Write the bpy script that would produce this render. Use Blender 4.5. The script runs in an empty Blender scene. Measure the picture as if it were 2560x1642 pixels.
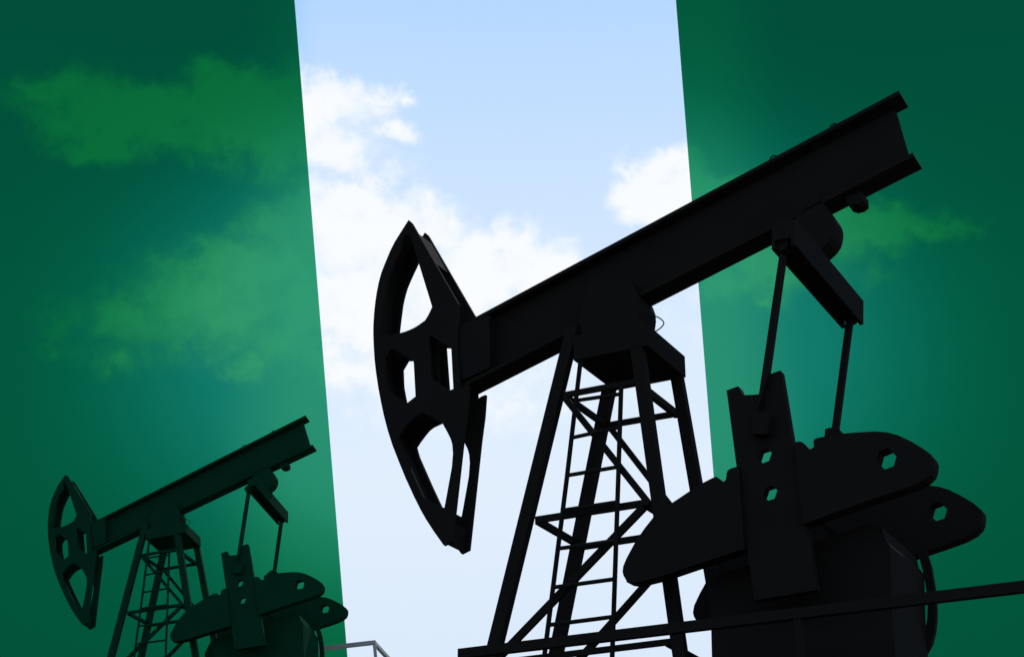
import bpy, bmesh, math
from mathutils import Vector, Matrix, geometry

# ---------------------------------------------------------------- measured shapes (metres, local x / z of each pumpjack)
JACKS = {'big': {'head_profile': [(-2.6328, 5.4787), (-2.6, 5.4443), (-2.0794, 4.4971), (-2.0826, 4.0679), (-2.0412, 3.6662), (-2.004, 3.6878), (-1.9567, 3.6972), (-1.9705, 3.5001), (-2.0017, 3.2762),
                          (-2.1115, 2.293), (-2.1877, 2.2685), (-2.291, 2.4077), (-2.3679, 2.5207), (-2.4246, 2.6137), (-2.4966, 2.7464), (-2.592, 2.9363), (-2.6669, 3.1019), (-2.7355, 3.2583),
                          (-2.7904, 3.4079), (-2.8389, 3.5644), (-2.8724, 3.6937), (-2.9068, 3.8375), (-2.9376, 3.9952), (-2.9575, 4.1189), (-2.9735, 4.2666), (-2.9826, 4.3829), (-2.9853, 4.4775),
                          (-2.9819, 4.5925), (-2.9736, 4.7018), (-2.9614, 4.8002), (-2.9424, 4.9028), (-2.9171, 4.9938), (-2.8802, 5.0824), (-2.8269, 5.2), (-2.7781, 5.2864), (-2.7066, 5.3816)],
         'head_holes': [[(-2.6821, 5.3289), (-2.6097, 5.3117), (-2.5059, 4.9917), (-2.3534, 4.5242), (-2.3723, 4.4868), (-2.3945, 4.4481), (-2.4265, 4.4052), (-2.4973, 4.3715), (-2.5466, 4.3538),
                         (-2.5961, 4.3433), (-2.6404, 4.3369), (-2.6893, 4.3335), (-2.9213, 4.3496), (-2.8998, 4.5014), (-2.8877, 4.6269), (-2.8695, 4.7841), (-2.8574, 4.8408), (-2.8439, 4.892),
                         (-2.8281, 4.9427), (-2.8065, 4.9923), (-2.7628, 5.0806), (-2.7353, 5.1301), (-2.7112, 5.1783)],
                        [(-2.7981, 3.7832), (-2.8335, 3.9377), (-2.8461, 4.1123), (-2.7897, 4.1935), (-2.7425, 4.1829), (-2.5363, 4.0237), (-2.507, 3.6818), (-2.5905, 3.635)],
                        [(-2.3435, 3.8244), (-2.384, 4.2423), (-2.3396, 4.2314), (-2.1446, 4.0709), (-2.1167, 3.6807), (-2.1483, 3.6751)],
                        [(-2.4018, 2.7272), (-2.499, 2.9206), (-2.5802, 3.0914), (-2.6445, 3.2269), (-2.6599, 3.2706), (-2.6771, 3.3276), (-2.637, 3.3765), (-2.5884, 3.4291), (-2.5466, 3.4674),
                         (-2.5044, 3.4899), (-2.4171, 3.5124), (-2.2199, 3.3717), (-2.1731, 3.2895), (-2.1349, 3.2142), (-2.119, 3.1618), (-2.1109, 3.0798), (-2.1197, 2.958), (-2.1444, 2.8272),
                         (-2.169, 2.6971), (-2.1874, 2.6031), (-2.1981, 2.5999), (-2.205, 2.6081)]],
         'face_arc': [(-2.6846, 5.4113), (-2.7066, 5.3816), (-2.7781, 5.2864), (-2.8269, 5.2), (-2.8802, 5.0824), (-2.9171, 4.9938), (-2.9424, 4.9028), (-2.9614, 4.8002), (-2.9736, 4.7018),
                      (-2.9819, 4.5925), (-2.9853, 4.4775), (-2.9826, 4.3829), (-2.9735, 4.2666), (-2.9575, 4.1189), (-2.9376, 3.9952), (-2.9068, 3.8375), (-2.8724, 3.6937), (-2.8389, 3.5644),
                      (-2.7904, 3.4079), (-2.7355, 3.2583), (-2.6669, 3.1019), (-2.592, 2.9363), (-2.4966, 2.7464), (-2.4246, 2.6137), (-2.3679, 2.5207), (-2.291, 2.4077), (-2.2151, 2.3054)],
         'head_back_strip': [(-2.5458, 5.3332), (-2.355, 4.9823), (-2.4219, 4.9763), (-2.5977, 5.3184)],
         'head_toe_strip': [(-2.1507, 2.2815), (-2.1179, 2.47), (-2.1846, 2.4615), (-2.2916, 2.4346), (-2.2631, 2.3588)],
         'hinge_plate': [(-2.5337, 4.3142), (-2.3888, 4.3127), (-2.3492, 3.6149), (-2.4903, 3.5827)],
         'hinge_block': [(-2.1395, 4.2621), (-1.7802, 4.3376), (-1.7658, 3.8317), (-2.0788, 3.753)],
         'beam': {'tl': (-2.0752, 4.3051), 'tr': (2.0486, 5.5465), 'bl': (-2.0752, 3.6929), 'br': (2.1143, 4.9167), 'webend': [(1.9768, 5.443), (1.9833, 5.4189), (2.0451, 5.0061), (2.0477, 4.9777)]},
         'eyes': [(0.9407, 5.2146), (1.479, 5.3732)],
         'bracket': [(1.5017, 4.7407), (1.5142, 4.693), (1.5173, 4.6646), (1.5569, 4.6405), (1.6116, 4.6413), (1.6486, 4.6655), (1.6519, 4.703), (1.6496, 4.7396)],
         'eq_bearing': [(1.2742, 4.8047), (1.3351, 4.6896), (1.3675, 4.6359), (1.4008, 4.5674), (1.412, 4.5289), (1.4158, 4.4801), (1.4057, 4.4237), (1.3845, 4.3683), (1.3479, 4.3239),
                        (1.2891, 4.2816), (1.1694, 4.259), (1.0451, 4.4341), (1.0359, 4.5471), (1.0922, 4.6077), (1.2388, 4.7206)],
         'eq': {'bl': (1.1206, 3.9896), 'br': (1.3086, 3.9899), 'tr': (1.3287, 4.2037)},
         'pit': [[(1.1621, 3.9771), (1.2013, 3.9492), (1.0012, 2.9894), (0.8864, 2.6844)], [(1.1996, 4.0367), (1.2537, 4.0487), (1.04, 3.0459), (0.98, 3.0019)]],
         'pin': [(0.9391, 3.0112), (0.9464, 3.0597), (0.9829, 3.0673), (1.0545, 3.055), (1.0673, 3.0355), (1.066, 2.9897), (1.0407, 2.8784), (0.9256, 2.8974)],
         'crank': [(0.6501, 2.9517), (0.7435, 2.969), (0.7514, 2.9591), (0.7764, 2.8892), (0.9047, 2.873), (1.01, 3.0186), (1.0833, 3.0332), (1.0903, 3.0264), (1.1389, 2.4769), (1.2412, 1.3302),
                   (0.7698, 1.3105)],
         'crank_holes': [[(0.8725, 2.3561), (0.8651, 2.3687), (0.8903, 2.4284), (0.9399, 2.4366), (0.9489, 2.4245), (0.9762, 2.3956), (0.9496, 2.3375), (0.9003, 2.3277)],
                         [(0.8974, 2.0621), (0.8878, 2.0756), (0.9135, 2.1351), (0.9626, 2.1436), (0.9723, 2.1317), (0.9994, 2.1049), (0.9745, 2.0435), (0.925, 2.0358)]],
         'cw_left': [(0.7247, 2.3202), (0.7129, 2.3189), (0.6673, 2.3137), (0.6381, 2.3027), (0.6285, 2.2792), (0.6219, 2.2402), (0.6131, 2.2253), (0.5893, 2.2144), (0.5847, 2.2338), (0.5531, 2.2628),
                     (0.5405, 2.2679), (0.5114, 2.2615), (0.4398, 2.2366), (0.3275, 2.1879), (0.1767, 2.1155), (0.0813, 2.0708), (0.0207, 2.0244), (-0.048, 1.9547), (-0.1002, 1.8942),
                     (-0.1316, 1.8548), (-0.2049, 1.7437), (-0.2359, 1.6825), (-0.2424, 1.6432), (-0.236, 1.6122), (-0.2104, 1.5644), (-0.2155, 1.5603), (-0.1729, 1.5489), (-0.0984, 1.5478),
                     (0.014, 1.5588), (0.1436, 1.5803), (0.3521, 1.6204), (0.7339, 1.6896)],
         'cw_right': [(1.1654, 2.432), (1.1982, 2.4358), (1.2255, 2.4281), (1.2434, 2.4096), (1.262, 2.3848), (1.2721, 2.3597), (1.2949, 2.364), (1.3142, 2.3783), (1.3118, 2.4189), (1.3213, 2.4315),
                      (1.34, 2.4382), (1.416, 2.4411), (1.5293, 2.4397), (1.6339, 2.4314), (1.7512, 2.4184), (1.7782, 2.4144), (1.862, 2.393), (1.9384, 2.3576), (2.023, 2.2985), (2.1056, 2.2288),
                      (2.1554, 2.1763), (2.1614, 2.1629), (2.1692, 2.1307), (2.1576, 2.074), (2.1375, 2.0366), (2.0888, 2.0003), (2.0172, 1.9764), (1.8794, 1.9498), (1.7289, 1.9247),
                      (1.1841, 1.809)],
         'cw_hole': [(1.7806, 2.1689), (1.76, 2.1958), (1.7858, 2.2628), (1.854, 2.2802), (1.8731, 2.2521), (1.9091, 2.2038), (1.8836, 2.1367), (1.8177, 2.1216)],
         'cw_right_far': [(0.8314, 2.3101), (0.9625, 2.4769), (1.1858, 2.5444), (1.5454, 2.5222), (1.7005, 2.4581), (1.7741, 2.4268), (1.8473, 2.4057), (1.9174, 2.3719), (2.0089, 2.307),
                          (2.0983, 2.2339), (2.1519, 2.1717), (2.1526, 2.1564), (2.1528, 2.1311), (2.1403, 2.0757), (2.1208, 2.0407), (2.0745, 2.0034), (1.9852, 1.9673), (1.8343, 1.9326),
                          (1.6706, 1.8997), (1.2763, 1.8209)],
         'cw_hole_far': [(1.7635, 2.1738), (1.7415, 2.2027), (1.7687, 2.2722), (1.8364, 2.288), (1.8581, 2.2578), (1.8901, 2.215), (1.8631, 2.1453), (1.7966, 2.132)],
         'cw_left_far': [(0.6583, 2.2673), (0.3433, 2.1927), (0.0407, 2.1145), (-0.0527, 2.0246), (-0.154, 1.878), (-0.2061, 1.8023), (-0.2627, 1.7058), (-0.2772, 1.6471), (-0.2706, 1.6139),
                         (-0.2462, 1.5678), (-0.2463, 1.5621), (-0.1871, 1.5458), (-0.0985, 1.5494), (0.1137, 1.5821), (0.6676, 1.6666)],
         'legs': [[(-0.8825, 3.9448), (-0.7781, 3.9448), (-1.8293, 0.2), (-1.9467, 0.2)], [(-0.9003, 3.6248), (-0.7925, 3.6248), (-1.6193, 0.2), (-1.7246, 0.2)],
                  [(-0.3011, 3.6248), (-0.1965, 3.6248), (0.1583, 0.2), (0.0588, 0.2)], [(-0.2547, 3.6248), (-0.1572, 3.6248), (0.2855, 0.2), (0.1828, 0.2)]],
         'cap': [-0.8184, 3.6161, -0.1817, 3.8388],
         'saddle': [(-0.3731, 4.3479), (-0.3171, 4.1955), (-0.3015, 4.1413), (-0.3001, 4.0776), (-0.312, 4.0068), (-0.3229, 3.9642), (-0.3543, 3.8184), (-0.8366, 3.7656), (-0.867, 4.1473),
                    (-0.745, 4.4269)],
         'braces': [((-0.9386, -0.36, 3.3379), (-0.2208, -0.36, 3.3339), 0.04), ((-0.924, -0.36, 3.3139), (-0.1915, -0.36, 2.2825), 0.045), ((-1.2011, -0.36, 2.2977), (-0.2254, -0.36, 2.2974), 0.046),
                    ((-0.2438, -0.36, 2.2639), (-1.5684, -0.36, 1.189), 0.052), ((-1.5865, -0.36, 1.1684), (-0.0399, -0.36, 1.1789), 0.04), ((-0.8743, 0.36, 3.2926), (-0.2185, 0.36, 3.2855), 0.042),
                    ((-0.8887, 0.36, 3.3283), (-0.0804, 0.36, 2.1439), 0.044), ((-1.2011, 0.36, 2.2441), (-0.0754, 0.36, 2.2481), 0.045), ((-0.0886, 0.36, 2.2669), (-1.2104, 0.36, 1.2648), 0.05),
                    ((-0.9238, -0.36, 3.3281), (-0.8857, 0.36, 3.2946), 0.045), ((-0.1918, -0.36, 3.2465), (-0.2225, 0.36, 3.2772), 0.055), ((-1.1901, -0.36, 2.2911), (-1.2003, 0.36, 2.2895), 0.05),
                    ((-0.2392, -0.36, 2.2961), (-0.072, 0.36, 2.1731), 0.05), ((-0.0863, -0.36, 1.1701), (-0.0479, 0.36, 1.1293), 0.04)],
         'ladder': {'l': [(-0.7308, 3.5642), (-0.8735, 2.5609), (-1.0877, 1.1611)],
                    'r': [(-0.367, 3.2828), (-0.4163, 2.4897), (-0.5061, 1.0954)],
                    'rungs': [((-0.7516, 3.2308), (-0.3832, 3.2161)), ((-0.8044, 2.9159), (-0.3984, 2.9325)), ((-0.8566, 2.6006), (-0.4219, 2.601)), ((-0.9112, 2.314), (-0.4439, 2.3116)),
                              ((-0.9583, 2.0041), (-0.4631, 1.9941)), ((-1.0047, 1.694), (-0.4781, 1.6945)), ((-1.0503, 1.3984), (-0.4963, 1.4006))],
                    'y': -0.45},
         'hose': [(-0.2928, 4.0894), (-0.2749, 4.0832), (-0.2334, 4.0624), (-0.1986, 4.031), (-0.1794, 3.9992), (-0.1888, 3.9747), (-0.2258, 3.9486), (-0.2807, 3.9274), (-0.305, 3.9203)],
         'gearbox': [(0.2838, 0.9554), (0.3186, 1.5703), (0.4019, 1.6214), (1.5413, 1.8468), (1.6656, 1.8083), (1.6757, 1.722), (1.7122, 1.6672), (1.6979, 1.4672), (1.684, 1.2847), (1.6597, 0.985)],
         'belt': [(1.7338, 1.8649), (1.7525, 1.8056), (1.7689, 1.7237), (1.7784, 1.5773), (1.7804, 1.4818), (1.7767, 1.3986), (1.7676, 1.325), (1.7488, 1.2318), (1.7146, 1.1346), (1.6667, 1.0691),
                  (1.6152, 0.9913), (1.5188, 1.0009), (1.6248, 1.1472), (1.6769, 1.2418), (1.7018, 1.3215), (1.714, 1.4059), (1.7181, 1.4824), (1.7165, 1.56), (1.7094, 1.6699), (1.6907, 1.7916),
                  (1.6653, 1.8645)],
         'rail': ((-1.3015, 1.014), (2.8944, 1.0165)),
         'rail_back': ((-2.926, 1.7163), (2.3973, 1.7194)),
         'root': {'loc': [1.424, 12.6589, 3.2], 'axes': [[0.88059, -0.47388, 0], [0.47388, 0.88059, 0.0], [0, 0, 1]]}},
 'small': {'head_profile': [(-2.5208, 5.3142), (-2.466, 5.2825), (-2.0372, 4.4675), (-2.0497, 4.0844), (-2.025, 3.7211), (-1.9911, 3.7405), (-1.9453, 3.749), (-1.962, 3.5695), (-1.9952, 3.3651),
                            (-2.1174, 2.4561), (-2.2214, 2.4237), (-2.3109, 2.5587), (-2.3767, 2.6671), (-2.4246, 2.7556), (-2.4847, 2.8808), (-2.5631, 3.0581), (-2.6237, 3.2111), (-2.6785, 3.3545),
                            (-2.7213, 3.4904), (-2.758, 3.6315), (-2.7826, 3.7475), (-2.8072, 3.8757), (-2.8282, 4.0155), (-2.841, 4.1246), (-2.8495, 4.2544), (-2.8533, 4.3562), (-2.8524, 4.4389),
                            (-2.8455, 4.5391), (-2.8349, 4.6343), (-2.8212, 4.7198), (-2.8017, 4.8091), (-2.7774, 4.8882), (-2.7432, 4.9656), (-2.6943, 5.0683), (-2.6503, 5.1441), (-2.5866, 5.2283)],
           'head_holes': [[(-2.5673, 5.1838), (-2.506, 5.1712), (-2.4261, 4.8966), (-2.3068, 4.4886), (-2.3244, 4.4552), (-2.3449, 4.4206), (-2.374, 4.3822), (-2.4367, 4.3514), (-2.4801, 4.3353),
                           (-2.5234, 4.3255), (-2.5619, 4.3194), (-2.6042, 4.3158), (-2.8023, 4.3277), (-2.7483, 4.4632), (-2.7342, 4.5722), (-2.714, 4.7085), (-2.7021, 4.7577), (-2.6891, 4.8021),
                           (-2.6742, 4.8461), (-2.6544, 4.8892), (-2.6147, 4.9662), (-2.5899, 5.0094), (-2.568, 5.0513)],
                          [(-2.6834, 3.8327), (-2.7091, 3.9696), (-2.7146, 4.1234), (-2.6639, 4.1948), (-2.6236, 4.1857), (-2.481, 4.0418), (-2.4656, 3.7349), (-2.5401, 3.6932)],
                          [(-2.2866, 3.8666), (-2.3114, 4.2393), (-2.2728, 4.2298), (-2.1346, 4.0854), (-2.1198, 3.7317), (-2.1482, 3.7267)],
                          [(-2.3671, 2.8708), (-2.4479, 3.051), (-2.5146, 3.2086), (-2.5669, 3.3327), (-2.579, 3.3724), (-2.5924, 3.4241), (-2.556, 3.4674), (-2.5121, 3.514), (-2.4744, 3.5479),
                           (-2.4369, 3.5676), (-2.3595, 3.5867), (-2.2203, 3.4503), (-2.1805, 3.3742), (-2.1482, 3.3043), (-2.1353, 3.2556), (-2.1301, 3.1797), (-2.1412, 3.0669), (-2.1671, 2.9459),
                           (-2.1928, 2.8253), (-2.212, 2.7381), (-2.2217, 2.7354), (-2.2277, 2.7433)]],
           'face_arc': [(-2.5669, 5.2546), (-2.5866, 5.2283), (-2.6503, 5.1441), (-2.6943, 5.0683), (-2.7432, 4.9656), (-2.7774, 4.8882), (-2.8017, 4.8091), (-2.8212, 4.7198), (-2.8349, 4.6343),
                        (-2.8455, 4.5391), (-2.8524, 4.4389), (-2.8533, 4.3562), (-2.8495, 4.2544), (-2.841, 4.1246), (-2.8282, 4.0155), (-2.8072, 3.8757), (-2.7826, 3.7475), (-2.758, 3.6315),
                        (-2.7213, 3.4904), (-2.6785, 3.3545), (-2.6237, 3.2111), (-2.5631, 3.0581), (-2.4847, 2.8808), (-2.4246, 2.7556), (-2.3767, 2.6671), (-2.3109, 2.5587), (-2.2452, 2.4596)],
           'head_back_strip': [(-2.4476, 5.1915), (-2.2926, 4.8918), (-2.3508, 4.8849), (-2.4925, 5.177)],
           'head_toe_strip': [(-2.1837, 2.4356), (-2.1489, 2.6118), (-2.2097, 2.6063), (-2.307, 2.5851), (-2.2834, 2.5129)],
           'hinge_plate': [(-2.4546, 4.3009), (-2.3283, 4.3007), (-2.3124, 3.6756), (-2.4376, 3.6478)],
           'hinge_block': [(-2.1101, 4.2573), (-1.7869, 4.3278), (-1.7843, 3.8688), (-2.0684, 3.7987)],
           'beam': {'tl': (-2.0627, 4.2965), 'tr': (2.0242, 5.5665), 'bl': (-2.0627, 3.7435), 'br': (2.12, 4.9335), 'webend': [(1.9501, 5.4526), (1.9579, 5.4294), (2.0389, 5.028), (2.0426, 5.0001)]},
           'eyes': [(0.8458, 5.2003), (1.4104, 5.3723)],
           'bracket': [(1.4529, 4.7516), (1.4675, 4.7053), (1.4715, 4.6776), (1.5149, 4.6547), (1.5742, 4.6565), (1.6138, 4.681), (1.6165, 4.7178), (1.6131, 4.7536)],
           'eq_bearing': [(1.2108, 4.8046), (1.2779, 4.6944), (1.3136, 4.6428), (1.3508, 4.5766), (1.3636, 4.5392), (1.3688, 4.4915), (1.3592, 4.4362), (1.3376, 4.3817), (1.2993, 4.3378),
                          (1.2372, 4.296), (1.1056, 4.2778), (0.9708, 4.4474), (0.9593, 4.5569), (1.0177, 4.6166), (1.1709, 4.7287)],
           'eq': {'bl': (1.0864, 3.9935), 'br': (1.2843, 3.9918), 'tr': (1.3005, 4.1987)},
           'pit': [[(1.0634, 4.0382), (1.11, 4.0069), (0.905, 3.029), (0.779, 2.7177)], [(1.1655, 4.04), (1.2237, 4.0502), (1.0192, 3.0724), (0.9547, 3.0304)]],
           'pin': [(0.9125, 3.0415), (0.9193, 3.0892), (0.9576, 3.0953), (1.0335, 3.0806), (1.0474, 3.0609), (1.0469, 3.0155), (1.0224, 2.9058), (0.9004, 2.9293)],
           'crank': [(0.5248, 2.9979), (0.625, 3.0137), (0.6393, 3.0015), (0.6668, 2.9293), (0.8004, 2.9114), (0.9135, 3.0593), (0.9937, 3.073), (1.0065, 3.0634), (1.0683, 2.4904), (1.2021, 1.2575),
                     (0.668, 1.2706)],
           'crank_holes': [[(0.7765, 2.3745), (0.7683, 2.388), (0.7951, 2.4493), (0.8494, 2.4559), (0.8594, 2.4429), (0.8842, 2.4123), (0.8557, 2.3524), (0.8016, 2.3441)],
                           [(0.8071, 2.0648), (0.7964, 2.0794), (0.824, 2.1408), (0.878, 2.1474), (0.8888, 2.1344), (0.9135, 2.1048), (0.8867, 2.041), (0.8321, 2.0354)]],
           'cw_left': [(0.6069, 2.3439), (0.5941, 2.343), (0.5446, 2.3395), (0.5131, 2.3292), (0.5029, 2.3051), (0.496, 2.2647), (0.4866, 2.2496), (0.461, 2.2392), (0.4558, 2.2597), (0.4216, 2.2913),
                       (0.4082, 2.2971), (0.3769, 2.2917), (0.3003, 2.2689), (0.1807, 2.2233), (0.0212, 2.1553), (-0.0791, 2.1137), (-0.1427, 2.0688), (-0.2146, 2.0003), (-0.2693, 1.9407),
                       (-0.3021, 1.9018), (-0.3787, 1.7913), (-0.4112, 1.7299), (-0.4182, 1.6896), (-0.4118, 1.6572), (-0.3856, 1.6061), (-0.3767, 1.6059), (-0.3326, 1.5914), (-0.2552, 1.5854),
                       (-0.1377, 1.5894), (-0.0013, 1.6034), (0.2204, 1.6319), (0.6331, 1.6804)],
           'cw_right': [(1.0907, 2.4437), (1.1273, 2.4464), (1.158, 2.4372), (1.1784, 2.4169), (1.1997, 2.39), (1.2113, 2.3629), (1.2369, 2.3665), (1.2584, 2.3809), (1.255, 2.4241), (1.2655, 2.4371),
                        (1.2865, 2.4435), (1.3723, 2.4436), (1.5011, 2.4377), (1.6211, 2.4247), (1.7566, 2.406), (1.788, 2.4005), (1.8862, 2.3741), (1.9765, 2.3324), (2.0779, 2.2644), (2.178, 2.1843),
                        (2.2391, 2.1243), (2.2513, 2.1073), (2.2616, 2.0715), (2.2498, 2.01), (2.2272, 1.97), (2.1705, 1.933), (2.0866, 1.9109), (1.9252, 1.89), (1.7504, 1.8716), (1.1307, 1.7795)],
           'cw_hole': [(1.8038, 2.1334), (1.7793, 2.1635), (1.8073, 2.2346), (1.886, 2.25), (1.9091, 2.2188), (1.9467, 2.1666), (1.9187, 2.0947), (1.842, 2.0816)],
           'cw_right_far': [(0.8065, 2.3444), (0.9429, 2.5054), (1.1806, 2.5624), (1.5725, 2.5218), (1.7458, 2.4479), (1.8287, 2.4117), (1.9112, 2.3858), (1.9911, 2.3469), (2.0968, 2.274),
                            (2.201, 2.1921), (2.2645, 2.1235), (2.2668, 2.1105), (2.268, 2.0839), (2.2558, 2.0266), (2.2349, 1.9912), (2.1835, 1.9552), (2.0834, 1.9236), (1.9142, 1.898),
                            (1.7321, 1.8754), (1.2996, 1.8222)],
           'cw_hole_far': [(1.8271, 2.1537), (1.8017, 2.1849), (1.8298, 2.2551), (1.9049, 2.2674), (1.9302, 2.2348), (1.9656, 2.1852), (1.9375, 2.1142), (1.8631, 2.1046)],
           'cw_left_far': [(0.6248, 2.311), (0.2977, 2.2541), (-0.0116, 2.1939), (-0.1059, 2.1104), (-0.2077, 1.9716), (-0.26, 1.9), (-0.3167, 1.808), (-0.3312, 1.7508), (-0.3246, 1.7173),
                           (-0.3, 1.6696), (-0.2911, 1.6715), (-0.2314, 1.651), (-0.1418, 1.6479), (0.0742, 1.6648), (0.6494, 1.7089)],
           'legs': [[(-0.9907, 3.9846999999999997), (-0.8833, 3.9846999999999997), (-2.0118, 0.2), (-2.136, 0.2)], [(-0.9584, 3.6647), (-0.8497, 3.6647), (-1.7329, 0.2), (-1.8424, 0.2)],
                    [(-0.4279, 3.6647), (-0.3176, 3.6647), (0.0417, 0.2), (-0.0715, 0.2)], [(-0.3316, 3.6647), (-0.2306, 3.6647), (0.2388, 0.2), (0.1249, 0.2)]],
           'cap': [-0.9359, 3.6579, -0.2546, 3.8656],
           'saddle': [(-0.46, 4.3477), (-0.4058, 4.2053), (-0.3907, 4.1544), (-0.3895, 4.0944), (-0.4014, 4.0276), (-0.4121, 3.9874), (-0.4433, 3.8495), (-0.9184, 3.8031), (-0.9436, 4.1594),
                      (-0.8249, 4.4194)],
           'braces': [((-1.0516, -0.36, 3.4007), (-0.3465, -0.36, 3.3874), 0.04), ((-1.0379, -0.36, 3.3776), (-0.3208, -0.36, 2.3465), 0.045),
                      ((-1.3199, -0.36, 2.4048), (-0.3552, -0.36, 2.3629), 0.046), ((-0.3741, -0.36, 2.3302), (-1.6937, -0.36, 1.3347), 0.052),
                      ((-1.7115, -0.36, 1.3156), (-0.1671, -0.36, 1.2086), 0.04), ((-0.9315, 0.36, 3.3606), (-0.2931, 0.36, 3.3392), 0.042), ((-0.945, 0.36, 3.3945), (-0.1533, 0.36, 2.2194), 0.044),
                      ((-1.254, 0.36, 2.3752), (-0.1484, 0.36, 2.3225), 0.045), ((-0.1618, 0.36, 2.3419), (-1.2752, 0.36, 1.4242), 0.05), ((-1.0375, -0.36, 3.3912), (-0.9424, 0.36, 3.3627), 0.045),
                      ((-0.3178, -0.36, 3.3016), (-0.2971, 0.36, 3.3313), 0.055), ((-1.3095, -0.36, 2.3979), (-1.2527, 0.36, 2.4188), 0.05), ((-0.3693, -0.36, 2.3623), (-0.1447, 0.36, 2.248), 0.05),
                      ((-0.2156, -0.36, 1.2031), (-0.1175, 0.36, 1.195), 0.04)],
           'ladder': {'l': [(-0.8559, 3.6156), (-1.0074, 2.6479), (-1.2387, 1.2668)],
                      'r': [(-0.5003, 3.3406), (-0.5551, 2.5616), (-0.6573, 1.155)],
                      'rungs': [((-0.8799, 3.2958), (-0.5169, 3.2758)), ((-0.9353, 2.9921), (-0.534, 2.9986)), ((-0.9904, 2.6863), (-0.5599, 2.6722)), ((-1.0477, 2.407), (-0.5842, 2.3853)),
                                ((-1.0983, 2.1029), (-0.606, 2.0679)), ((-1.1485, 1.7969), (-0.6237, 1.7659)), ((-1.198, 1.5035), (-0.6446, 1.4676))],
                      'y': -0.45},
           'hose': [(-0.3856, 4.1063), (-0.368, 4.1005), (-0.3273, 4.0809), (-0.2929, 4.0512), (-0.274, 4.0211), (-0.2833, 3.9978), (-0.3199, 3.9731), (-0.3741, 3.9531), (-0.398, 3.9464)],
           'gearbox': [(0.1675, 0.9424), (0.2026, 1.587), (0.2911, 1.6348), (1.581, 1.8181), (1.7214, 1.7687), (1.7353, 1.677), (1.7781, 1.6163), (1.7679, 1.4051), (1.7577, 1.2115), (1.7391, 0.892)],
           'belt': [(1.7967, 1.8238), (1.8197, 1.7599), (1.8407, 1.6721), (1.8561, 1.516), (1.8615, 1.4142), (1.8599, 1.3257), (1.8518, 1.2477), (1.8333, 1.1495), (1.7973, 1.0483), (1.7448, 0.9824),
                    (1.6886, 0.9037), (1.5792, 0.9235), (1.6949, 1.0702), (1.7512, 1.1668), (1.777, 1.2497), (1.7884, 1.3388), (1.7907, 1.42), (1.7865, 1.5027), (1.7752, 1.6197), (1.7504, 1.7497),
                    (1.7197, 1.8282)],
           'rail': ((-1.576, 1.0908), (3.193, 0.7447)),
           'rail_back': ((-2.7439, 2.0398), (2.563, 1.6547)),
           'root': {'loc': [-4.9405, 27.8035, 6.1491], 'axes': [[0.975611, -0.165858, 0.143785], [0.175121, 0.98305, -0.054273], [-0.132347, 0.078129, 0.98812]]}}}
FLAG = {'left': [(-4.285, 0.0), (-10.541, 52.0)], 'right': [(8.31, 0.0), (6.912, 52.0)]}
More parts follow.
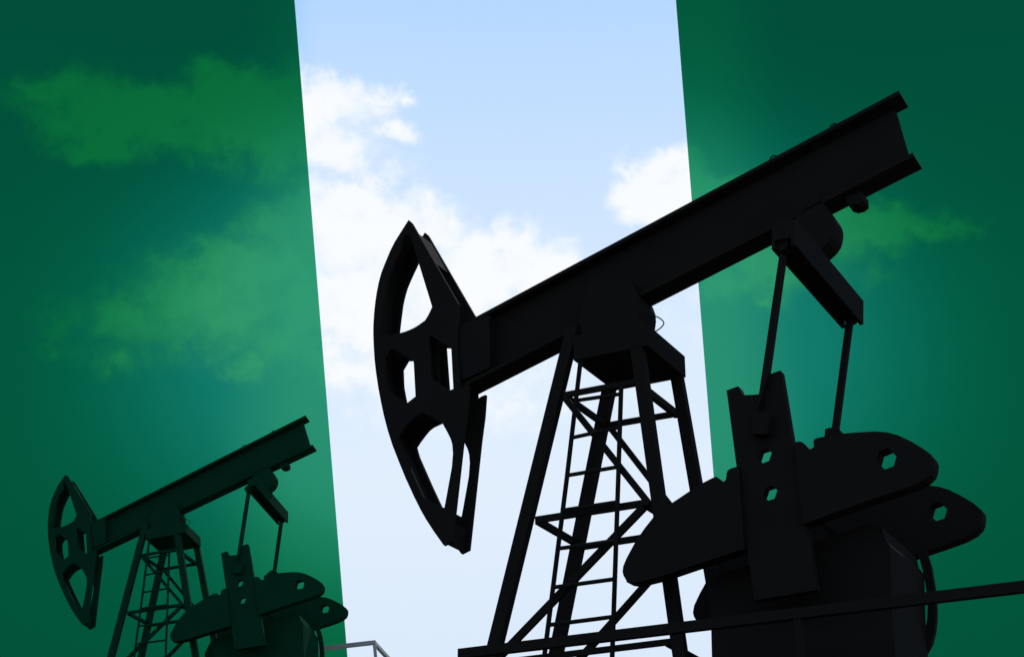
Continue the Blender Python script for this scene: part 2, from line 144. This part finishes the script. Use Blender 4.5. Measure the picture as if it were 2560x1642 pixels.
CLOUDS = [[-1.51, 22.34, 6.33, 2.37, 0.38], [-10.88, 31.03, 1.09, 0.54, 0.9], [-12.19, 31.59, 1.25, 0.6, 0.7], [-15.41, 29.96, 3.9, 1.39, 0.95], [-17.09, 30.09, 1.77, 0.79, 0.9],
 [-11.43, 30.17, 2.78, 1.48, 1.0], [12.87, 26.08, 3.4, 1.02, 0.75], [10.27, 25.6, 3.15, 1.64, 0.85], [6.1, 29.16, 1.34, 0.76, 1.0], [4.92, 29.28, 0.87, 0.55, 0.6], [6.6, 28.17, 1.25, 1.24, 1.0],
 [-10.89, 23.91, 3.84, 2.05, 1.0], [-8.72, 22.66, 1.78, 1.1, 0.8], [0.16, 26.38, 1.09, 0.97, 0.8], [-2.97, 27.05, 1.72, 0.97, 0.8], [-13.17, 30.44, 3.06, 0.83, 0.9], [-10.42, 31.18, 1.96, 1.08, 1.1],
 [-8.15, 30.42, 1.89, 1.56, 1.1], [-10.51, 30.39, 2.49, 1.08, 1.0], [5.67, 28.21, 1.49, 1.17, 1.0], [0.77, 25.27, 1.85, 1.25, 0.9], [-1.55, 25.96, 1.7, 1.25, 0.9], [-12.7, 22.81, 2.89, 1.16, 0.9],
 [12.3, 26.41, 2.24, 0.95, 0.9], [-11.52, 31.28, 2.34, 1.14, 1], [-14.5, 30.54, 1.97, 0.73, 0.9], [-17.81, 30.42, 1.62, 0.5, 0.75], [-15.73, 28.86, 1.19, 0.67, 0.8], [-16.35, 29.51, 1.26, 0.79, 0.7],
 [-12.0, 29.65, 3.22, 1.08, 0.8], [-9.28, 30.75, 2.05, 1.49, 1], [-7.03, 31.0, 1.99, 1.25, 1.2], [-4.88, 31.51, 0.81, 0.35, 0.7], [-4.72, 30.11, 1.04, 0.58, 0.8], [-7.15, 29.52, 2.04, 1.03, 0.8],
 [-9.16, 29.26, 1.4, 1.09, 0.8], [-6.01, 30.54, 1.11, 0.96, 0.5], [-11.94, 23.55, 2.78, 1.5, 1.1], [-14.03, 23.05, 1.87, 1.15, 0.9], [-9.44, 24.9, 3.0, 2.06, 1.2], [-8.91, 26.73, 2.14, 1.1, 0.9],
 [-16.76, 22.83, 1.26, 0.73, 0.45], [-16.63, 22.04, 1.11, 0.53, 0.4], [-14.85, 21.71, 0.99, 0.61, 0.7], [-10.09, 22.03, 1.1, 0.76, 0.8], [-7.9, 23.91, 1.95, 1.66, 1], [-6.67, 26.51, 2.92, 1.8, 1.2],
 [-4.58, 26.31, 2.01, 1.32, 1], [-2.53, 26.78, 0.97, 1.04, 0.7], [0.15, 25.83, 1.7, 1.18, 0.7], [-2.92, 24.82, 3.68, 1.81, 1.1], [-5.87, 24.18, 2.88, 1.94, 1.1], [-5.26, 28.61, 1.41, 0.83, 0.4],
 [-6.58, 27.76, 1.71, 0.83, 0.8], [-6.74, 21.86, 2.23, 0.97, 0.5], [1.49, 20.94, 2.68, 1.25, 0.35], [-0.45, 20.95, 2.39, 1.25, 0.4], [5.52, 28.84, 1.13, 0.8, 0.9], [5.11, 28.1, 1.13, 0.83, 0.9],
 [5.86, 27.3, 1.37, 0.86, 1], [6.91, 28.02, 1.24, 0.96, 0.8], [8.08, 27.82, 1.7, 0.69, 0.9], [8.2, 24.84, 1.43, 0.8, 0.75], [9.33, 24.18, 0.89, 0.3, 0.6], [13.87, 26.22, 1.99, 0.81, 0.9],
 [15.85, 25.99, 1.73, 0.48, 0.7], [10.63, 26.27, 2.56, 1.3, 1], [13.59, 24.65, 0.87, 0.54, 0.5], [8.87, 26.11, 2.43, 1.31, 1]]
CAMERA = {'pitch': 23.44395988681927, 'lens': 57.754687499999996}

scene = bpy.context.scene
col = scene.collection
R = math.radians

# ---------------------------------------------------------------- materials
def new_mat(name):
    m = bpy.data.materials.new(name); m.use_nodes = True
    nt = m.node_tree
    return m, nt, nt.nodes['Principled BSDF']

def paint(name, c0, c1, rough=.6, scale=3.0, spec=.25):
    m, nt, p = new_mat(name)
    tc = nt.nodes.new('ShaderNodeTexCoord'); n = nt.nodes.new('ShaderNodeTexNoise')
    n.inputs['Scale'].default_value = scale; n.inputs['Detail'].default_value = 6
    r = nt.nodes.new('ShaderNodeValToRGB')
    r.color_ramp.elements[0].position = .35; r.color_ramp.elements[0].color = (*c0, 1)
    r.color_ramp.elements[1].position = .7; r.color_ramp.elements[1].color = (*c1, 1)
    nt.links.new(tc.outputs['Object'], n.inputs['Vector']); nt.links.new(n.outputs['Fac'], r.inputs['Fac'])
    nt.links.new(r.outputs['Color'], p.inputs['Base Color'])
    p.inputs['Roughness'].default_value = rough
    p.inputs['Specular IOR Level'].default_value = spec
    return m

BLACK = paint('black_paint', (.0195, .0195, .0192), (.0215, .0215, .0212), .9, 2, .02)
GREEN = paint('dark_green_paint', (.004, .054, .029), (.005, .062, .033), .95, 2, .01)
STEEL = paint('grey_steel', (.56, .585, .63), (.62, .645, .69), .7, 5)
EARTH = paint('bare_earth', (.07, .06, .045), (.11, .095, .07), .95, .8)
CONCRETE = paint('concrete', (.28, .27, .25), (.36, .35, .33), .9, 3)

# ---------------------------------------------------------------- mesh helpers
def link(name, bm, mat, parent=None):
    bmesh.ops.recalc_face_normals(bm, faces=bm.faces)
    me = bpy.data.meshes.new(name); bm.to_mesh(me); bm.free()
    me.materials.append(mat)
    o = bpy.data.objects.new(name, me); col.objects.link(o)
    if parent: o.parent = parent
    return o

def empty(name, label, cat, group=None):
    o = bpy.data.objects.new(name, None); col.objects.link(o)
    o.empty_display_size = .2
    o['label'] = label; o['category'] = cat
    if group: o['group'] = group
    return o

def prism(bm, outline, y0, y1, holes=()):
    """outline (and holes) in local x,z extruded along local y"""
    rings = [list(outline)] + [list(h) for h in holes]
    rings = [[Vector((x, z, 0)) for x, z in r] for r in rings]
    tris = geometry.tessellate_polygon(rings)
    flat = [v for r in rings for v in r]
    f = [bm.verts.new((v.x, y0, v.y)) for v in flat]
    b = [bm.verts.new((v.x, y1, v.y)) for v in flat]
    for t in tris:
        try:
            bm.faces.new([f[i] for i in t]); bm.faces.new([b[i] for i in reversed(t)])
        except ValueError: pass
    k = 0
    for r in rings:
        n = len(r)
        for i in range(n):
            j = (i + 1) % n
            try: bm.faces.new((f[k+i], f[k+j], b[k+j], b[k+i]))
            except ValueError: pass
        k += n

def bar(bm, p, q, w, h=None):
    """rectangular bar from p to q"""
    h = h or w
    p, q = Vector(p), Vector(q); d = (q - p).normalized()
    up = Vector((0, 0, 1)) if abs(d.z) < .95 else Vector((0, 1, 0))
    s = d.cross(up).normalized(); u = s.cross(d)
    vs = []
    for c in (p, q):
        for a, e in ((-1, -1), (1, -1), (1, 1), (-1, 1)):
            vs.append(bm.verts.new(c + s*(a*w/2) + u*(e*h/2)))
    for i in range(4):
        j = (i+1) % 4
        bm.faces.new((vs[i], vs[j], vs[4+j], vs[4+i]))
    bm.faces.new(vs[3::-1]); bm.faces.new(vs[4:])

def tube(bm, pts, r, n=10):
    pts = [Vector(p) for p in pts]; rings = []
    for i, p in enumerate(pts):
        d = (pts[min(i+1, len(pts)-1)] - pts[max(i-1, 0)]).normalized()
        up = Vector((0, 1, 0)) if abs(d.y) < .9 else Vector((1, 0, 0))
        s = d.cross(up).normalized(); u = s.cross(d)
        rings.append([bm.verts.new(p + s*(r*math.cos(2*math.pi*k/n)) + u*(r*math.sin(2*math.pi*k/n))) for k in range(n)])
    for a, b in zip(rings, rings[1:]):
        for k in range(n):
            bm.faces.new((a[k], a[(k+1) % n], b[(k+1) % n], b[k]))
    bm.faces.new(rings[0][::-1]); bm.faces.new(rings[-1])

def disc(bm, cx, cz, r, y0, y1, n=24):
    prism(bm, [(cx + r*math.cos(2*math.pi*k/n), cz + r*math.sin(2*math.pi*k/n)) for k in range(n)], y0, y1)

def smooth_curve(pts, n=6):
    """Catmull-Rom through 3D points"""
    out = []
    P = [Vector(p) for p in pts]
    for i in range(len(P)-1):
        a, b, c, d = P[max(i-1, 0)], P[i], P[i+1], P[min(i+2, len(P)-1)]
        for k in range(n):
            t = k/n
            out.append(.5*((2*b) + (c-a)*t + (2*a-5*b+4*c-d)*t*t + (3*b-a-3*c+d)*t**3))
    out.append(P[-1]); return out

def matrix_of(root):
    ax, ay, az = root['axes']; l = root['loc']
    return Matrix(((ax[0], ay[0], az[0], l[0]), (ax[1], ay[1], az[1], l[1]), (ax[2], ay[2], az[2], l[2]), (0, 0, 0, 1)))

# ---------------------------------------------------------------- pumpjack
def pumpjack(D, label, mat):
    root = empty('pumpjack', label, 'pumpjack', 'oil pumpjacks in silhouette')
    root.matrix_world = matrix_of(D['root'])
    def part(name, parent=root, m=mat):
        class B:
            def __enter__(s): s.bm = bmesh.new(); return s.bm
            def __exit__(s, *a): s.o = link(name, s.bm, m, parent)
        return B()
    # horse head: curved face and inner strips, two pierced side plates
    w = part('horse_head')
    with w as bm:
        arc = D['face_arc']; inner = []
        for i, p in enumerate(arc):
            a, b = Vector(arc[max(i-1, 0)]), Vector(arc[min(i+1, len(arc)-1)])
            d = (b - a).normalized(); inner.append((p[0] - d.y*.02, p[1] + d.x*.02))
        outer = [(p[0] - (q[0]-p[0])*.1, p[1] - (q[1]-p[1])*.1) for p, q in zip(arc, inner)]
        prism(bm, outer + inner[::-1], -.133, .133)
        prism(bm, D['head_back_strip'], -.133, .133); prism(bm, D['head_toe_strip'], -.133, .133)
        prism(bm, D['hinge_block'], -.133, .133); prism(bm, D['hinge_plate'], -.02, .02)
    for y0, y1 in ((-.165, -.131), (.131, .165)):
        with part('side_plate', w.o) as bm: prism(bm, D['head_profile'], y0, y1, D['head_holes'])
    # walking beam
    b = D['beam']; t = .035
    w = part('walking_beam')
    with w as bm:
        tl, tr, bl, br = (Vector(b[k]) for k in ('tl', 'tr', 'bl', 'br'))
        u = (tr - tl).normalized(); n = Vector((-u.y, u.x))
        prism(bm, [tl, tr, tr - n*t, tl - n*t], -.12, .12)
        u2 = (br - bl).normalized(); n2 = Vector((-u2.y, u2.x))
        prism(bm, [bl, br, br + n2*t, bl + n2*t], -.12, .12)
        we = [Vector(p) for p in b['webend']]
        prism(bm, [tl - n*.02, we[0] + n*0, we[1], we[2], we[3], bl + n2*.02], -.014, .014)
    for ex, ez in D['eyes']:
        with part('lifting_eye', w.o) as bm:
            tube(bm, [(ex + math.cos(a)*.034*u.x - math.sin(a)*.034*u.y, -.1, ez + math.cos(a)*.034*u.y + math.sin(a)*.034*u.x - .006) for a in [math.pi*k/12 for k in range(13)]], .0065)
    with part('bracket', w.o) as bm: prism(bm, D['bracket'], -.06, .11)
    # equalizer
    w = part('equalizer')
    e = D['eq']; xl, zb = e['bl']; xr, zt = e['br'][0], e['tr'][1]; xt = e['tr'][0] - e['br'][0]
    with w as bm:
        prism(bm, [(xl+xt, zt), (e['tr'][0], zt), (xr, zb), (xr-.03, zb), (xr-.03, zb+.07), (xl+.03, zb+.07), (xl+.03, zb), (xl, zb)], -.87, .87)
    with part('bearing', w.o) as bm: prism(bm, D['eq_bearing'], -.12, .12)
    # pitman arms
    for q, s in zip(D['pit'], (-1, 1)):
        w = part('pitman_arm')
        y0, y1 = sorted((s*.75, s*.81))
        with w as bm: prism(bm, q, y0, y1)
        with part('knuckle', w.o) as bm: disc(bm, (q[0][0]+q[1][0])/2, zb+.055, .062, y0-.02, y1+.02, 16)
        with part('pin_bearing', w.o) as bm:
            pin = D['pin'] if s > 0 else [(x + (q[2][0]+q[3][0])/2 - (D['pit'][1][2][0]+D['pit'][1][3][0])/2 , z-.36) for x, z in D['pin']]
            prism(bm, pin, y0-.03, y1+.03)
    # cranks with their counterweights, near and far
    for far in (0, 1):
        sh = 1.46 if far else 0
        dx = -.018 if far else 0
        mv = lambda l: [(x + dx, z) for x, z in l]
        w = part('crank_arm')
        with w as bm: prism(bm, mv(D['crank']), -.76+sh, -.68+sh, [mv(h) for h in D['crank_holes']])
        L = D['cw_left_far'] if far else D['cw_left']; Rr = D['cw_right_far'] if far else D['cw_right']
        H = D['cw_hole_far'] if far else D['cw_hole']
        if far:   # the shoulder hidden behind the near counterweight
            Rr = Rr[:]; L = L[:]
        with part('counterweight', w.o) as bm: prism(bm, L, -.80+sh, -.66+sh)
        with part('counterweight', w.o) as bm: prism(bm, Rr, -.80+sh, -.66+sh, [H])
    # samson post
    xl, zb, xr, zt = D['cap']
    w = part('samson_post')
    with w as bm:
        prism(bm, [(xl, zb), (xr+.04, zb), (xr+.04, zt-.03), (xr, zt), (xl, zt)], -.40, .40)
    for i, q in enumerate(D['legs']):
        y0 = -.4 if i in (0, 2) else .32
        with part('leg', w.o) as bm: prism(bm, q, y0, y0+.08)
    for p, q, wd in D['braces']:
        with part('brace', w.o) as bm: bar(bm, p, q, wd*.8, wd+.006)
    with part('saddle_bearing', w.o) as bm: prism(bm, D['saddle'], -.17, .17)
    with part('grease_hose', w.o) as bm:
        tube(bm, smooth_curve([(x, .05, z) for x, z in D['hose']]), .0055, 8)
    # ladder
    l = D['ladder']; y = l['y']
    w = part('ladder')
    with w as bm:
        for rail in (l['l'], l['r']):
            a, b_ = Vector(rail[1]), Vector(rail[2]); f = (.25 - a.y)/(b_.y - a.y); foot = a.lerp(b_, f)
            tube(bm, [(x, y, z) for x, z in (rail[0], rail[1], foot)], .0195, 10)
    for a, b_ in l['rungs']:
        with part('rung', w.o) as bm: tube(bm, [(a[0], y, a[1]), (b_[0], y, b_[1])], .0175, 8)
    # gear box, belt guard and skid
    with part('gear_box') as bm:
        g = D['gearbox']; prism(bm, [(g[0][0], .2)] + g[1:-1] + [(g[-1][0], .2)], -.45, .45)
        c = g[len(g)//2]
    with part('belt_guard') as bm: prism(bm, D['belt'], .44, .50)
    with part('skid_base') as bm:
        for yy in (-.45, .45): bar(bm, (-2.1, yy, .1), (3.0, yy, .1), .2, .2)
        for xx in (-1.9, -.6, .2, 1.4, 2.7): bar(bm, (xx, -.36, .1), (xx, .36, .1), .16, .16)
    return root

def guard_railing(D, label, mat, key='rail', front=-1.4):
    root = empty('guard_railing', label, 'railing', 'guard railings around the pumpjacks')
    root.matrix_world = matrix_of(D['root'])
    a, b = D[key]; back = front + 2.8
    zr = lambda x: a[1] + (b[1]-a[1])*(x-a[0])/(b[0]-a[0])
    def one(name, *args):
        bm = bmesh.new(); bar(bm, *args); return link(name, bm, mat, root)
    for yy in (front, back):
        one('rail', (a[0], yy, a[1]), (b[0], yy, b[1]), .06, .07)
        one('rail', (a[0], yy, a[1]-.5), (b[0], yy, b[1]-.5), .05, .05)
        for xx in (a[0]+.025, 1.3, b[0]-.025):
            zt = zr(xx) - .036
            one('post', (xx, yy + .001, 0), (xx, yy + .001, zt), .05, .05)
    for xx, zz in ((a[0]+.03, a[1]), (b[0]-.03, b[1])):
        one('rail', (xx, front+.031, zz - .001), (xx, back-.031, zz - .001), .06, .066)
        one('rail', (xx, front+.03, zz - .5), (xx, back-.03, zz - .5), .045, .045)
    return root

pumpjack(JACKS['big'], 'large black pumpjack close by, crossing the pale middle band and the right green band', BLACK)
pumpjack(JACKS['small'], 'small distant dark green pumpjack low in front of the left green band', GREEN)
guard_railing(JACKS['big'], 'black railing in front of the legs of the large pumpjack, along the bottom edge', BLACK)
guard_railing(JACKS['small'], 'grey steel railing whose corner stands beside the small pumpjack at the bottom edge', STEEL, 'rail_back', 1.4)

# ---------------------------------------------------------------- ground: plain with two earth pads
def smooth(e0, e1, x):
    t = max(0, min(1, (x-e0)/(e1-e0))); return t*t*(3-2*t)
def height(x, y):
    h = 0
    for k, r0, r1 in (('big', 3.4, 8.5), ('small', 4.2, 12.5)):
        lo = JACKS[k]['root']['loc']; ax = JACKS[k]['root']['axes'][2]
        zp = lo[2] - (ax[0]*(x-lo[0]) + ax[1]*(y-lo[1]))/ax[2] - .01
        d = math.hypot(x-lo[0], y-lo[1])
        wgt = 1 - smooth(r0, r1, d)
        h = h*(1-wgt) + zp*wgt
    return h
def ground():
    bm = bmesh.new()
    xs = [-3000, -900, -300, -120, -60, -40] + [-30 + i for i in range(61)] + [40, 60, 120, 300, 900, 3000]
    ys = [-3000, -900, -300, -100, -40, -15] + [-8 + i for i in range(60)] + [56, 64, 80, 120, 300, 900, 3000]
    g = [[bm.verts.new((x, y, height(x, y))) for x in xs] for y in ys]
    for i in range(len(ys)-1):
        for j in range(len(xs)-1):
            bm.faces.new((g[i][j], g[i][j+1], g[i+1][j+1], g[i+1][j]))
    o = link('ground', bm, EARTH); o['kind'] = 'structure'
    for p in o.data.polygons: p.use_smooth = True
ground()

# ---------------------------------------------------------------- flag: two big translucent green bands, the white band left open
def flag_material():
    m = bpy.data.materials.new('green_film'); m.use_nodes = True
    nt = m.node_tree; N = nt.nodes; Lk = nt.links
    N.remove(N['Principled BSDF'])
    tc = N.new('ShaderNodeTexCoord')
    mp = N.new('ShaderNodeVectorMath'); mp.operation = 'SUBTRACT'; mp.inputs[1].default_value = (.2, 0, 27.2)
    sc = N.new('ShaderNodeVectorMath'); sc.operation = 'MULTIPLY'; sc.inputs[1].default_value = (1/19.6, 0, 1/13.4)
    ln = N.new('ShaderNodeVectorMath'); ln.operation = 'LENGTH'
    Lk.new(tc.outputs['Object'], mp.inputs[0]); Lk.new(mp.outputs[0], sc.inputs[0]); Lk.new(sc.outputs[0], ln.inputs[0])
    # vignette painted into the film tint, density rising outward (x2), absorption per unit
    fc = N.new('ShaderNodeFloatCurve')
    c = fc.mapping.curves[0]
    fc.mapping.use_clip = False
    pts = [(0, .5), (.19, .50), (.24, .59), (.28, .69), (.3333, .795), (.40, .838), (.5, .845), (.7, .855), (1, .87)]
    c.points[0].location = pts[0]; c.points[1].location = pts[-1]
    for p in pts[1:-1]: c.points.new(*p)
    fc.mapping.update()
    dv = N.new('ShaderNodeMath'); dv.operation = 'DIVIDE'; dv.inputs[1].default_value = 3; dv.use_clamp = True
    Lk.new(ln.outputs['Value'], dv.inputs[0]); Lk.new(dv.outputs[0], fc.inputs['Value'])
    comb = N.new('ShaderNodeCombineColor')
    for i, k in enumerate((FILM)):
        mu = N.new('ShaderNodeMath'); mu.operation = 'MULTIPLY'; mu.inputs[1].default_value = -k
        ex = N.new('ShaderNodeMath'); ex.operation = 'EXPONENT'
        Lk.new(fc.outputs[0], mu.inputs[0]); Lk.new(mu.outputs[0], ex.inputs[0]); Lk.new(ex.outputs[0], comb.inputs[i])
    tr = N.new('ShaderNodeBsdfTransparent')
    Lk.new(comb.outputs[0], tr.inputs['Color']); Lk.new(tr.outputs[0], N['Material Output'].inputs['Surface'])
    return m
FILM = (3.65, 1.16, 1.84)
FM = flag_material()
flag = empty('flag', 'huge translucent flag standing behind the pumpjacks, green bands either side of an open white band', 'flag')
flag.location = (0, 60, 0)
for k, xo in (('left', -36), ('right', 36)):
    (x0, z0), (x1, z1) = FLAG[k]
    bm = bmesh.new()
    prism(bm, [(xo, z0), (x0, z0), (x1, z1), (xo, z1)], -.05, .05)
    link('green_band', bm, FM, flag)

# ---------------------------------------------------------------- sky
w = bpy.data.worlds.new('World'); scene.world = w; w.use_nodes = True
nt = w.node_tree; N = nt.nodes; Lk = nt.links
bg = N['Background']; bg.inputs['Strength'].default_value = .1
def math_(op, a, b=None, c=None, clamp=False):
    n = N.new('ShaderNodeMath'); n.operation = op; n.use_clamp = clamp
    for i, v in enumerate((a, b, c)):
        if v is None: continue
        if isinstance(v, (int, float)): n.inputs[i].default_value = v
        else: Lk.new(v, n.inputs[i])
    return n.outputs[0]
def maprange(v, a, b, c, d, interp='SMOOTHSTEP'):
    n = N.new('ShaderNodeMapRange'); n.interpolation_type = interp
    Lk.new(v, n.inputs['Value'])
    for k, x in zip(('From Min', 'From Max', 'To Min', 'To Max'), (a, b, c, d)): n.inputs[k].default_value = x
    return n.outputs['Result']
def mix(f, a, b):
    n = N.new('ShaderNodeMix'); n.data_type = 'RGBA'
    for s, v in ((n.inputs['Factor'], f), (n.inputs['A'], a), (n.inputs['B'], b)):
        if isinstance(v, tuple): s.default_value = (*v, 1)
        elif isinstance(v, (int, float)): s.default_value = v
        else: Lk.new(v, s)
    return n.outputs['Result']
tc = N.new('ShaderNodeTexCoord'); sep = N.new('ShaderNodeSeparateXYZ')
Lk.new(tc.outputs['Generated'], sep.inputs[0])
az = math_('MULTIPLY', math_('ARCTAN2', sep.outputs[0], sep.outputs[1]), 57.29578)
el = math_('MULTIPLY', math_('ARCSINE', sep.outputs[2]), 57.29578)
# blue of the clear sky by elevation
ramp = N.new('ShaderNodeValToRGB'); ramp.color_ramp.interpolation = 'LINEAR'
Lk.new(maprange(el, 0, 60, 0, 1, 'LINEAR'), ramp.inputs['Fac'])
stops = [(0, (.74, .83, .955)), (12/60, (.71, .825, .97)), (18/60, (.755, .86, .985)), (24/60, (.69, .83, .995)), (28.5/60, (.60, .77, 1.0)), (34.7/60, (.47, .69, 1.0)), (1, (.22, .42, .85))]
el0 = ramp.color_ramp.elements
el0[0].position, el0[0].color = stops[0][0], (*stops[0][1], 1); el0[1].position, el0[1].color = stops[-1][0], (*stops[-1][1], 1)
for p, c in stops[1:-1]:
    e = el0.new(p); e.color = (*c, 1)
# deeper blue away from the bright middle
# r2 = math_('SQRT', math_('ADD', math_('POWER', math_('DIVIDE', az, 19), 2), math_('POWER', math_('DIVIDE', math_('SUBTRACT', el, 18), 22), 2)))
side = maprange(math_('ABSOLUTE', az), 7.6, 11.5, 0, 1)
deep = side
vm = N.new('ShaderNodeMix'); vm.data_type = 'RGBA'; vm.blend_type = 'MULTIPLY'
Lk.new(deep, vm.inputs['Factor']); Lk.new(ramp.outputs['Color'], vm.inputs['A']); vm.inputs['B'].default_value = (.34, .75, .96, 1)
# daylight model for the rest of the hemisphere
sky = N.new('ShaderNodeTexSky'); sky.sky_type = 'NISHITA'; sky.sun_disc = False
SUN_EL, SUN_AZ = 48.0, 12.0
sky.sun_elevation = R(SUN_EL); sky.sun_rotation = R(SUN_AZ); sky.air_density = 1.0; sky.dust_density = 2.0
ten = N.new('ShaderNodeVectorMath'); ten.operation = 'SCALE'; ten.inputs['Scale'].default_value = 10
Lk.new(vm.outputs['Result'], ten.inputs[0])
ahead = maprange(math_('ABSOLUTE', az), 40, 75, 0, 1)
clear = mix(ahead, ten.outputs[0], sky.outputs[0])
# ragged cloud field: warped lobes in azimuth / elevation
def noise(scale, detail, rough, off):
    a = N.new('ShaderNodeVectorMath'); a.operation = 'ADD'; a.inputs[1].default_value = off
    Lk.new(tc.outputs['Generated'], a.inputs[0])
    n = N.new('ShaderNodeTexNoise'); n.inputs['Scale'].default_value = scale; n.inputs['Detail'].default_value = detail; n.inputs['Roughness'].default_value = rough
    Lk.new(a.outputs[0], n.inputs['Vector']); return n
wn = noise(26, 5, .6, (3.1, 1.7, .4))
sub = N.new('ShaderNodeVectorMath'); sub.operation = 'SUBTRACT'; sub.inputs[1].default_value = (.5, .5, .5)
Lk.new(wn.outputs['Color'], sub.inputs[0])
ws = N.new('ShaderNodeSeparateXYZ'); Lk.new(sub.outputs[0], ws.inputs[0])
azw = math_('ADD', az, math_('MULTIPLY', ws.outputs[0], 3.2)); elw = math_('ADD', el, math_('MULTIPLY', ws.outputs[1], 2.6))
cv = N.new('ShaderNodeCombineXYZ'); Lk.new(azw, cv.inputs[0]); Lk.new(elw, cv.inputs[1])
field = math_('ADD', 0, -.45)
for a0, e0, ra, re, st in CLOUDS:
    s = N.new('ShaderNodeVectorMath'); s.operation = 'SUBTRACT'; s.inputs[1].default_value = (a0, e0, 0); Lk.new(cv.outputs[0], s.inputs[0])
    m = N.new('ShaderNodeVectorMath'); m.operation = 'MULTIPLY'; m.inputs[1].default_value = (1/ra, 1/re, 0); Lk.new(s.outputs[0], m.inputs[0])
    d = N.new('ShaderNodeVectorMath'); d.operation = 'LENGTH'; Lk.new(m.outputs[0], d.inputs[0])
    v = math_('MULTIPLY_ADD', d.outputs['Value'], -st, 1.15*st)
    if field is None: field = v
    else:
        n = N.new('ShaderNodeMath'); n.operation = 'SMOOTH_MAX'; n.inputs[2].default_value = .2
        Lk.new(field, n.inputs[0]); Lk.new(v, n.inputs[1]); field = n.outputs[0]
fine = noise(64, 12, .68, (0, 0, 0)); broad = noise(15, 6, .55, (7, 2, 5))
nz = math_('ADD', math_('MULTIPLY', math_('SUBTRACT', fine.outputs['Fac'], .5), 1.05), math_('MULTIPLY', math_('SUBTRACT', broad.outputs['Fac'], .5), .5))
dens = math_('ADD', field, nz)
# generic cloud cover outside the frame
far = math_('SUBTRACT', math_('MULTIPLY', broad.outputs['Fac'], 2.2), 1.1)
out_ = maprange(math_('ABSOLUTE', az), 24, 40, 0, 1)
dens = math_('ADD', math_('MULTIPLY', dens, math_('SUBTRACT', 1, out_)), math_('MULTIPLY', far, out_))
cover = math_('MULTIPLY', maprange(dens, -.12, .66, 0, 1), .93)
shade = maprange(math_('ADD', math_('MULTIPLY', dens, .5), math_('ADD', math_('MULTIPLY', fine.outputs['Fac'], .8), math_('MULTIPLY', broad.outputs['Fac'], 1.2))), .95, 1.5, 0, 1)
ccol = mix(side, mix(shade, (8.3, 9.1, 9.9), (9.75, 9.88, 10.0)), mix(shade, (9.0, 8.6, 8.2), (13.0, 10.3, 9.0)))
final = mix(cover, clear, ccol)
Lk.new(final, bg.inputs['Color'])

# ---------------------------------------------------------------- sun, behind and above the pumpjacks
sl = bpy.data.lights.new('sun', 'SUN'); sl.energy = 2.5; sl.angle = R(.5); sl.color = (1, .95, .88)
so = bpy.data.objects.new('sun', sl); col.objects.link(so)
sd = Vector((math.sin(R(SUN_AZ))*math.cos(R(SUN_EL)), math.cos(R(SUN_AZ))*math.cos(R(SUN_EL)), math.sin(R(SUN_EL))))
so.rotation_euler = (-sd).to_track_quat('-Z', 'Y').to_euler(); so.location = sd*80

# ---------------------------------------------------------------- camera
cd = bpy.data.cameras.new('camera'); cam = bpy.data.objects.new('camera', cd); col.objects.link(cam)
cam.location = (0, 0, 1.6); cam.rotation_euler = (R(90 + CAMERA['pitch']), 0, 0)
cd.sensor_fit = 'HORIZONTAL'; cd.sensor_width = 36; cd.lens = CAMERA['lens']
cd.clip_start = .1; cd.clip_end = 8000
scene.camera = cam
scene.render.engine = 'CYCLES'
scene.view_settings.view_transform = 'Standard'; scene.view_settings.look = 'None'
scene.view_settings.exposure = 0; scene.view_settings.gamma = 1
scene.cycles.transparent_max_bounces = 16; scene.cycles.max_bounces = 3; scene.cycles.diffuse_bounces = 2
w.cycles.sampling_method = 'MANUAL'; w.cycles.sample_map_resolution = 512
